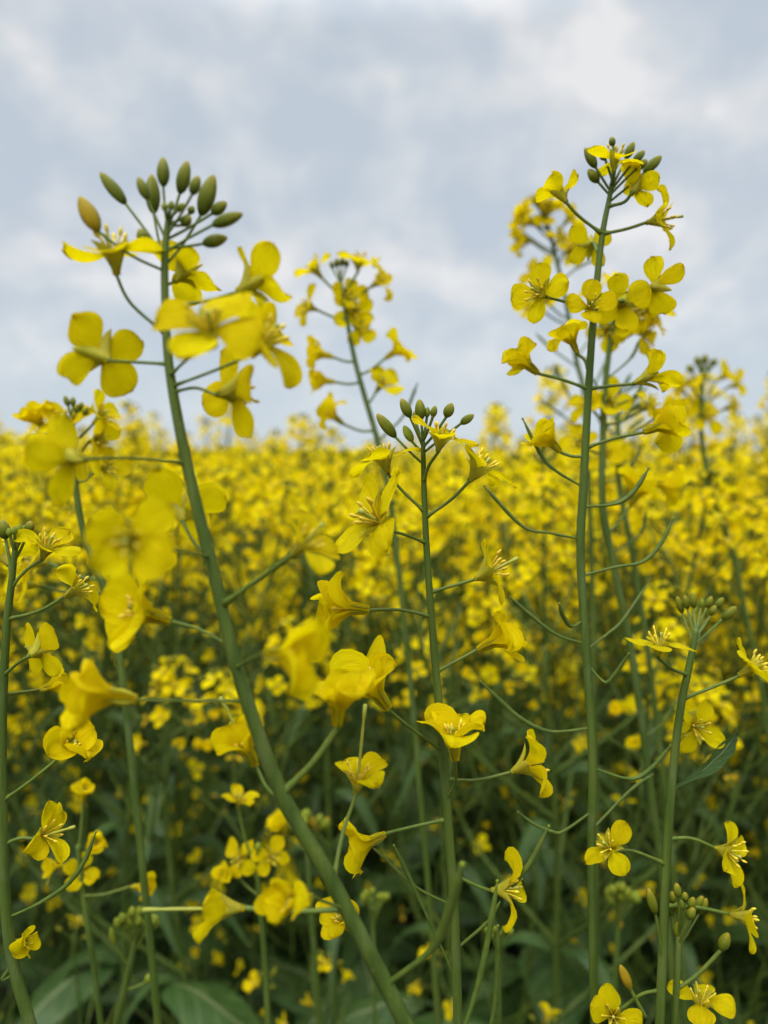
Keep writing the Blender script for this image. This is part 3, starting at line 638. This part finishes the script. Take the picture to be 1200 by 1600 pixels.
s2 = shoot('faint green shoot with plump yellow-tipped buds just behind the leaning stem', [(492, 1500, .54, 9), (484, 1400, .54, 9), (480, 1320, .54, 8)], 480, 1298, 14, 14, 28, .54, 2, 3)
s2.flower((445, 1305), 1330, (-.4, .9, .1), 28, 'bell', pw=4); s2.bud((498, 1300), (514, 1278), 1330, 16, M_BUDRIPE, pw=4)
s3 = shoot('dim shoot with a loose head of pale buds behind the tallest stem foot', [(960, 1560, .55, 8), (964, 1480, .55, 8), (966, 1430, .55, 7)], 965, 1412, 13, 13, 30, .55, 3)
s3.bud((965, 1450), (972, 1440), 1470, 9, M_BUDRIPE, pw=3)
s4 = shoot('small dim shoot with a few pale buds, low between the two sharp stems', [(585, 1560, .55, 6), (583, 1460, .55, 7), (582, 1420, .55, 6)], 582, 1410, 10, 10, 22, .55, 4)

s6 = shoot('small green shoot with few buds beside the slender double pod', [(780, 1560, .36, 8), (779, 1500, .36, 7), (778, 1470, .36, 6)], 779, 1462, 9, 9, 18, .36, 6)
p = Plant('rapeseed_plant', 'low soft rapeseed plant with a pair of small round four-petalled flowers',
          [(420, 1620, .42, 9), (412, 1480, .42, 9), (405, 1400, .42, 8), (402, 1350, .42, 6)])
for q in [((382, 1340), 1375, (-.3, .4, .85), 28, 'open'), ((420, 1338), 1378, (.4, .4, .8), 28, 'open'), ((372, 1262), 1360, (.2, .9, .2), 28, 'half'), ((368, 1368), 1400, (-.6, .4, .5), 24, 'bell')]: p.flower(q[0], q[1], q[2], q[3], q[4], pw=4)
p.bud((402, 1330), (404, 1316), 1358, 11, M_BUDPALE, pw=3)
q_ = Plant('rapeseed_plant', 'low dim rapeseed plant with yellow flowers hanging by the slender pod at one side',
           [(160, 1620, .40, 9), (145, 1500, .40, 9), (130, 1400, .40, 8), (122, 1320, .40, 7)])
for q in [((125, 1362), 1382, (.3, .5, .8), 26, 'half'), ((142, 1322), 1350, (.6, .6, .5), 26, 'bell'), ((100, 1352), 1382, (-.6, .2, .5), 24, 'bell'), ((205, 1385), 1400, (.9, .1, .3), 30, 'bell'), ((130, 1252), 1330, (.2, .9, .2), 26, 'bell')]: q_.flower(q[0], q[1], q[2], q[3], q[4], pw=4)


# ------------------------------------------------------------------ ground, hills
def rise(x, y):
    t = min(max((y - 7) / 40, 0), 1); t = t * t * (3 - 2 * t)
    k = min(max((.30 - x / max(y, .1)) / .34, 0), 1); k = k * k * (3 - 2 * k)
    return t * k * min(y, 70) * .026
def ground_mat():
    m, t, out = new_mat('soil_brown')
    c = ramp(t, noise_tex(t, 9, 6), [(.3, (.035, .028, .018)), (.6, (.07, .055, .035)), (.8, (.05, .06, .025))])
    p_ = N(t, 'ShaderNodeBsdfPrincipled'); L(t, c, p_.inputs['Base Color']); p_.inputs['Roughness'].default_value = .95
    b_ = N(t, 'ShaderNodeBump'); b_.inputs['Strength'].default_value = .8; b_.inputs['Distance'].default_value = .02
    L(t, noise_tex(t, 40, 5), b_.inputs['Height']); L(t, b_.outputs[0], p_.inputs['Normal']); L(t, p_.outputs[0], out.inputs[0]); return m
def far_mat(name, cols, sc):
    m, t, out = new_mat(name)
    c = ramp(t, noise_tex(t, sc, 6), cols)
    p_ = N(t, 'ShaderNodeBsdfPrincipled'); L(t, c, p_.inputs['Base Color']); p_.inputs['Roughness'].default_value = .95
    L(t, p_.outputs[0], out.inputs[0]); return m
def sheet(name, xs, ys, fn, mats, kind):
    mb = MB(); vs = [(x, y, fn(x, y)) for y in ys for x in xs]; nx = len(xs)
    fs = [(r * nx + i, r * nx + i + 1, r * nx + i + nx + 1, r * nx + i + nx) for r in range(len(ys) - 1) for i in range(nx - 1)]
    mb.add(vs, fs); o = mb.obj(name, mats); o['kind'] = kind; return o
ys = [-4, -2, 0, .5, 1, 2, 3, 4, 5, 6, 8, 10, 13, 16, 20, 25, 30, 36, 42, 50, 60, 75, 100, 150, 300, 700, 1500, 3500]
xs_ = [-2500, -900, -300, -120, -60, -40, -30, -24, -19, -15, -12, -9, -7, -5, -3.5, -2, -1, 0, 1, 2, 3.5, 5, 7, 9, 12, 15, 19, 24, 30, 40, 60, 120, 300, 900, 2500]
sheet('ground', xs_, ys, lambda x, y: rise(x, min(y, 75)) * (1 if y < 80 else max(0, 1 - (y - 80) / 400)), [ground_mat()], 'structure')
M_HILL = far_mat('hill_woods', [(.3, (.05, .065, .06)), (.7, (.085, .10, .09))], .02)
hb = MB(); hv, hf = [], []
for r in range(7):
    for i in range(81):
        x = -1800 + 45 * i; u = r / 6
        hh = 21 + 9 * mnoise.noise(Vector((x * .0035, 3, 0))) + 2.5 * mnoise.noise(Vector((x * .03, r, 1)))
        hv.append((x, 1900 + 500 * u, -2 + hh * math.sin(math.pi * u) ** .6 if 0 < r < 6 else -2))
for r in range(6):
    for i in range(80):
        q = r * 81 + i; hf.append((q, q + 1, q + 82, q + 81))
hb.add(hv, hf); props(hb.obj('hills', [M_HILL]), kind='structure')

# ------------------------------------------------------------------ field plants: one of each of several habits, then copies
def small_flower(seed, kind):
    r_ = np.random.default_rng(seed); mb = MB(); Lp = .0128
    sp = {'open': 1.38, 'half': .85, 'bell': .40}[kind]
    for i in range(4):
        if kind == 'bell' and i == 3 and r_.uniform() < .5: continue
        p_ = petal_mb(Lp * r_.uniform(.9, 1.1), Lp * r_.uniform(.54, .68), sp + r_.uniform(-.3, .3), .2 if kind != 'bell' else .5, r_.uniform(0, .7), .10, math.pi / 4 + i * math.pi / 2 + r_.uniform(-.2, .2), seed + i * 1.3, nu=5, nv=6, r0=.0006)
        mb.add(p_.v, p_.f, 0, p_.uv)
    for i in range(4):
        s_ = sepal_mb(Lp * .55, Lp * .2, .4 * r_.uniform(.6, 1.3), i * math.pi / 2, .0006, 2, 3); mb.add(s_.v, s_.f, 1, s_.uv)
    tube(mb, [(0, 0, 0), (0, 0, Lp * .62)], [.0008, .0012], 5, 2)
    return mb
FM = [M_FPETAL, M_SEPAL, M_STAMEN, M_STEM, M_BUD, M_POD, M_LEAF, M_OLD]
FLOWERS = [small_flower(100 + i, ['open', 'half', 'open', 'bell', 'half', 'bell', 'open', 'half'][i]) for i in range(8)]
def spent_flower(seed):
    r_ = np.random.default_rng(seed); mb = MB(); Lp = .0115
    for i in range(2):
        p_ = petal_mb(Lp * r_.uniform(.7, 1), Lp * r_.uniform(.3, .45), r_.uniform(.5, 1.6), .7, r_.uniform(.2, 1.4), .2, i * 2.3 + r_.uniform(0, 1), seed + i, nu=5, nv=6, r0=.0006, curl=.5)
        mb.add(p_.v, p_.f, 7, p_.uv)
    tube(mb, [(0, 0, 0), (0, .0005, Lp * .9), (.0004, .001, Lp * 1.6)], [.0009, .0011, .0007], 5, 5)
    return mb
FLOWERS += [spent_flower(300), spent_flower(301)]
def habit(seed, H, nbr, ng, budding=False, low=.56, top=.86, slim=False, high=0.0):
    """One field plant: stem with branches, leaves, flower heads; everything relative to its foot."""
    r_ = np.random.default_rng(seed); U = lambda a_, b_: float(r_.uniform(a_, b_))
    stem = MB(); heads = []; leaves = []
    lean = Vector((U(-.1, .1), U(-.1, .1), 0))
    main = spline([(0, 0, 0), (*(lean * .25 + Vector((U(-.02, .02), U(-.02, .02), 0)))[:2], H * .35), (*(lean * .7 + Vector((U(-.02, .02), U(-.02, .02), 0)))[:2], H * .7), (*lean[:2], H * .9)], 5)
    k_ = len(main); tube(stem, main, [.0055 - .0038 * i / k_ for i in range(k_)], 6, 3)
    def head(pts, scale, sparse=False):
        p0, d0 = Vector(pts[-1]), (Vector(pts[-1]) - Vector(pts[-2])).normalized()
        d0 = (d0 + Vector((0, 0, .8))).normalized(); Lh = U(.11, .17) * scale
        tip = p0 + d0 * Lh + Vector((U(-.01, .01), U(-.01, .01), 0))
        mb = MB(); fl = []
        rach = spline([p0, p0.lerp(tip, .5) + Vector((U(-.004, .004), U(-.004, .004), 0)), tip], 4)
        o = p0.copy(); tube(mb, [Vector(q) - o for q in rach], [.0018 - .0009 * i / (len(rach) - 1) for i in range(len(rach))], 5, 3)
        ang = U(0, 6.28); nb = 5 if sparse else 11
        for q in range(nb):
            ang += 2.4; t = q / nb; el = 1.35 - 1.0 * t; ln = .004 + .013 * t
            d = Vector((math.cos(ang) * math.cos(el), math.sin(ang) * math.cos(el), math.sin(el)))
            s_ = tip - o + d0 * (.004 - .014 * t); e_ = s_ + d * ln
            tube(mb, [s_, e_], [.0004, .0005], 4, 3, False); ellipsoid(mb, e_, e_ + d * (.0045 + .0035 * t), .0014 + .0006 * t, 6, 5, 4)
        nfl = int(U(2, 6)) if sparse else int(U(14, 21))
        for q in range(nfl):
            ang += 2.4 + U(-.2, .2); t = q / max(1, nfl - 1); s_ = tip - o - d0 * (.008 + (Lh * .72) * t)
            el = .95 - .85 * t + U(-.2, .2); d = Vector((math.cos(ang) * math.cos(el), math.sin(ang) * math.cos(el), math.sin(el))); ln = .012 + .010 * t
            mid = s_ + d * ln * .5 - Vector((0, 0, .0012)); e_ = s_ + d * ln
            tube(mb, [s_, mid, e_], [.0005, .00045, .0006], 4, 3, False)
            ax = (d + Vector((U(-.35, .35), U(-.35, .35), U(-.05, .35)))).normalized()
            kind = int(r_.integers(0, 3)) if t < .45 else int(r_.integers(1, 6)) if t < .75 else int([3, 5, 1, 8, 9][r_.integers(0, 5)])
            fl.append((Matrix.Translation(e_) @ frame_to(ax, U(0, 6)) @ Matrix.Scale(U(.88, 1.15), 4), kind))
        heads.append((o, mb, fl))
        for q in range(0 if budding else int(U(8, 14))):          # young pods under the flowers
            ang += 2.4 + U(-.3, .3); a0 = p0 - d0 * U(-.03, .10) - o
            a0 = a0 + o
            base = min(pts, key=lambda w_: (Vector(w_) - a0).length) if (a0 - p0).dot(d0) < 0 else a0
            base = Vector(base); el = U(.3, .8); d = Vector((math.cos(ang) * math.cos(el), math.sin(ang) * math.cos(el), math.sin(el)))
            kn = base + d * U(.015, .03); e_ = kn + (d + Vector((0, 0, U(.3, .9)))).normalized() * U(.025, .055)
            tube(stem, spline([base, kn, e_], 3), [.0006, .0006, .0007, .0011, .0012, .0010, .0005], 5, 5, False)
    head(main, 1.0)
    ang = U(0, 6.28)
    for q in range(nbr):
        ang += 2.4; t = low + (top - low) * (q + U(0, .6)) / nbr; i0 = int(t * (k_ - 1)); b0 = Vector(main[i0])
        ln = H * U(.10, .14) if slim else max(H * U(.16, .26), (H * (U(.70, .80) + high) - b0.z) / math.sin(1.05)); el = U(.85, 1.2); d = Vector((math.cos(ang) * math.cos(el), math.sin(ang) * math.cos(el), math.sin(el)))
        e_ = b0 + d * ln; e_.z = min(e_.z, H * .93); m_ = b0.lerp(e_, .5) + Vector((math.cos(ang), math.sin(ang), -.2)) * ln * .12
        br = spline([b0, m_, e_], 5); tube(stem, br, [.0026 - .0013 * i / (len(br) - 1) for i in range(len(br))], 5, 3, False)
        head(br, U(.65, .95))
        lv = [(*(b0 + Vector((math.cos(ang + .4), math.sin(ang + .4), 0)) * (.005 + .05 * s_) + Vector((0, 0, .045 * s_ - .05 * s_ * s_)))[:], w) for s_, w in ((0, .012), (.4, .02), (.9, .016), (1.5, .003))]
        leaves.append(leaf_blade(spline(lv, 3), Vector((math.cos(ang), math.sin(ang), 0)).cross(Vector((0, 0, 1))), .3, seed + q, 5))
    for q in range(3):                    # short low shoots with few flowers
        ang += 2.4; t = U(.28, .5); i0 = int(t * (k_ - 1)); b0 = Vector(main[i0]); el = U(.6, 1.1)
        d = Vector((math.cos(ang) * math.cos(el), math.sin(ang) * math.cos(el), math.sin(el))); e_ = b0 + d * H * U(.14, .30)
        br = spline([b0, b0.lerp(e_, .5) + Vector((math.cos(ang), math.sin(ang), -.3)) * .025, e_], 4); tube(stem, br, [.002 - .0009 * i / (len(br) - 1) for i in range(len(br))], 5, 3, False)
        head(br, U(.8, 1.2), True)
    for q in range(9):
        ang += 2.4 + U(-.3, .3); z0 = H * (.08 + .052 * q + U(0, .05)); i0 = min(range(k_), key=lambda w_: abs(main[w_][2] - z0)); b0 = Vector(main[i0]); b0.z = z0
        ln = U(.15, .25) * (1.15 - .55 * z0 / H); w0 = ln * U(.26, .38); o = Vector((math.cos(ang), math.sin(ang), 0)); up = U(.3, .7)
        lv = []
        for s_, w in ((0, .15), (.22, .12), (.35, .55), (.6, 1.0), (.82, .75), (1.0, .05)):
            pt = b0 + o * ln * s_ * .95 + Vector((0, 0, ln * (up * s_ - 1.0 * s_ * s_ * up * 1.1))); lv.append((*pt, w0 * w))
        leaves.append(leaf_blade(spline(lv, 3), o.cross(Vector((0, 0, 1))) + Vector((0, 0, U(-.3, .3))), .28, seed * 3 + q, 7))
    return dict(stem=stem, heads=heads, leaves=leaves)
def whole(hb_):
    mb = MB(); I = Matrix.Identity(4)
    mb.merge(hb_['stem'], I)
    for lf in hb_['leaves']: mb.merge(lf, I, {0: 6})
    for o, hm, fl in hb_['heads']:
        T = Matrix.Translation(o); mb.merge(hm, T)
        for M, q in fl: mb.merge(FLOWERS[q], T @ M)
    return mb
HABITS = [habit(21, 1.12, 5, 14, high=.05), habit(22, 1.12, 6, 14, high=.03), habit(23, 1.12, 4, 15), habit(24, 1.12, 7, 13, low=.5), habit(25, 1.12, 5, 13, low=.6), habit(26, 1.12, 8, 12, low=.48), habit(27, 1.12, 3, 12, low=.5, top=.70, slim=True)]
WHOLE = [whole(x).data('rapeseed_plant', FM) for x in HABITS]
FL_DATA = [x.data('flower', FM) for x in FLOWERS]
LAB = 'soft yellow rapeseed plant, one of the crowd filling the field up to the skyline'
GRP = 'rapeseed plants crowding the field'
def head_mesh(hd, with_flowers):
    mb = MB(); mb.merge(hd[1], Matrix.Identity(4))
    if with_flowers:
        for M, q in hd[2]: mb.merge(FLOWERS[q], M)
    return mb.data('flower_head', FM)
def prototype(hb_, full):
    root = empty('rapeseed_plant', (0, 0, 0), LAB, 'plant', GRP)
    hb_['stem'].obj('stem', FM, root)
    for lf in hb_['leaves']: lf.obj('leaf', [M_LEAF], root)
    for hd in hb_['heads']:
        h_ = bpy.data.objects.new('flower_head', head_mesh(hd, not full)); COL.objects.link(h_); h_.parent = root; h_.location = hd[0]
        if full:
            for M, q in hd[2]:
                f_ = bpy.data.objects.new('flower', FL_DATA[q]); COL.objects.link(f_); f_.parent = h_; f_.matrix_local = M
    return root
def copy_tree(o, parent=None):
    c_ = o.copy(); COL.objects.link(c_)
    if parent is not None: c_.parent = parent
    for ch in KIDS.get(o.name, []): copy_tree(ch, c_)
    return c_
# where they stand: a jittered grid, thinner with distance
def spots():
    r_ = np.random.default_rng(77); out = []
    def fill(y0, y1, step, margin):
        y = y0
        while y < y1:
            half = .60 * y + margin; x = -half + r_.uniform(0, step)
            while x < half:
                px_, py_ = x + r_.uniform(-.45, .45) * step, y + r_.uniform(-.45, .45) * step
                out.append((px_, py_)); x += step
            y += step
    fill(.78, 3.2, .165, .30); fill(3.2, 9, .185, .8); fill(9, 26, .25, 1.5); fill(26, 72, .42, 3)
    return out
SP = spots()
def place(i, x, y):
    r_ = np.random.default_rng(1000 + i)
    top = 1.25 - .045 + float(r_.normal(0, .035)) * min(1, .4 + y / 2.5)
    if y > 1.6 and r_.uniform() < .07: top += float(r_.uniform(.04, .14)) * min(1, y / 3)
    if y < 1.1: top = min(top, 1.25 - .075 + .02 * y)
    if y > 1.2 and .34 < x / y < .47: top -= .05           # a dip in the crop where the far hills show
    if i in TALL: top = TALL[i] - .02
    return (x, y, rise(x, y)), float(r_.uniform(0, 6.28)), top / 1.10, (6 if i in TALL else int(r_.integers(0, 2)) if y < 1.0 else int(r_.integers(0, 6)))
TALL = {}
for px_, py_, d_ in ((1165, 628, 1.15), (1198, 655, 1.3), (862, 580, 1.0), (1040, 640, 1.4), (330, 625, 2.4), (210, 650, 2.7), (405, 655, 2.3), (765, 655, 1.9), (990, 655, 1.5), (1042, 598, 1.05), (1178, 600, 1.2), (1128, 650, 1.0), (20, 648, 1.9), (520, 668, 2.8), (820, 640, 1.25)):
    q_p = P(px_, py_, d_); TALL[len(SP)] = q_p.z; SP.append((q_p.x, q_p.y))
inview = [i for i, (x, y) in enumerate(SP) if abs(x) < .54 * y + .06]
inview.sort(key=lambda i: SP[i][1])
near = inview[:278]; near_set = set(near)
N_FULL, N_MID = 34, 80
need = {(0 if n < N_FULL else 1 if n < N_FULL + N_MID else 2, place(i, *SP[i])[3]) for n, i in enumerate(near)}
protos_full = [prototype(h_, True) if (0, q) in need else None for q, h_ in enumerate(HABITS)]
protos_mid = [prototype(h_, False) if (1, q) in need else None for q, h_ in enumerate(HABITS)]
protos_one = []
for q, w_ in enumerate(WHOLE):
    if (2, q) not in need: protos_one.append(protos_one[0]); continue
    o = bpy.data.objects.new('rapeseed_plant', w_); COL.objects.link(o); props(o, LAB, 'plant', GRP); protos_one.append(o)
KIDS = {}
for o in bpy.data.objects:
    if o.parent is not None: KIDS.setdefault(o.parent.name, []).append(o)
used = set()
for n, i in enumerate(near):
    loc, rz, sc, hb_ = place(i, *SP[i])
    lod, pl = (0, protos_full) if n < N_FULL else (1, protos_mid) if n < N_FULL + N_MID else (2, protos_one)
    src = pl[hb_]
    o = src if (lod, hb_) not in used else (copy_tree(src) if lod < 2 else src.copy())
    if lod == 2 and (lod, hb_) in used: COL.objects.link(o)
    used.add((lod, hb_))
    o.location = loc; o.rotation_euler = (0, 0, rz); o.scale = (sc * .93 + .07, sc * .93 + .07, sc)
assert need == used and all((2, q) in need for q in range(6))
# the rest of the field, to the skyline: one mass
def mass():
    rest = [i for i in range(len(SP)) if i not in near_set]
    V, RZ, SC, HB = [], [], [], []
    for i in rest:
        loc, rz, sc, hb_ = place(i, *SP[i]); V.append(loc); RZ.append((0, 0, rz)); SC.append(sc); HB.append(hb_)
    me = bpy.data.meshes.new('rapeseed_field'); me.from_pydata(V, [], [])
    at_ = me.attributes.new('turn', 'FLOAT_VECTOR', 'POINT'); at_.data.foreach_set('vector', np.array(RZ, dtype=np.float32).ravel())
    at_ = me.attributes.new('size', 'FLOAT', 'POINT'); at_.data.foreach_set('value', np.array(SC, dtype=np.float32))
    at_ = me.attributes.new('habit', 'INT', 'POINT'); at_.data.foreach_set('value', np.array(HB, dtype=np.int32))
    o = bpy.data.objects.new('rapeseed_field', me); COL.objects.link(o)
    props(o, 'far rapeseed crop merging into one yellow mass below the sky', None, None, 'stuff')
    g_ = bpy.data.node_groups.new('field_mass', 'GeometryNodeTree')
    g_.interface.new_socket('Geometry', in_out='INPUT', socket_type='NodeSocketGeometry'); g_.interface.new_socket('Geometry', in_out='OUTPUT', socket_type='NodeSocketGeometry')
    gi, go = N(g_, 'NodeGroupInput'), N(g_, 'NodeGroupOutput')
    join = N(g_, 'GeometryNodeJoinGeometry')
    for w_ in reversed(protos_one):
        oi = N(g_, 'GeometryNodeObjectInfo'); oi.transform_space = 'ORIGINAL'; oi.inputs['Object'].default_value = w_; oi.inputs['As Instance'].default_value = True
        L(g_, oi.outputs['Geometry'], join.inputs[0])
    iop = N(g_, 'GeometryNodeInstanceOnPoints'); L(g_, gi.outputs[0], iop.inputs['Points']); L(g_, join.outputs[0], iop.inputs['Instance'])
    iop.inputs['Pick Instance'].default_value = True
    def attr(nm, ty):
        a_ = N(g_, 'GeometryNodeInputNamedAttribute'); a_.data_type = ty; a_.inputs['Name'].default_value = nm
        return a_.outputs['Attribute']
    L(g_, attr('habit', 'INT'), iop.inputs['Instance Index'])
    er = N(g_, 'FunctionNodeEulerToRotation'); L(g_, attr('turn', 'FLOAT_VECTOR'), er.inputs[0]); L(g_, er.outputs[0], iop.inputs['Rotation'])
    L(g_, attr('size', 'FLOAT'), iop.inputs['Scale'])
    L(g_, iop.outputs[0], go.inputs[0])
    md = o.modifiers.new('plants', 'NODES'); md.node_group = g_
    return len(rest)
print('field mass', mass(), 'near', len(near), 'objects', len(bpy.data.objects))
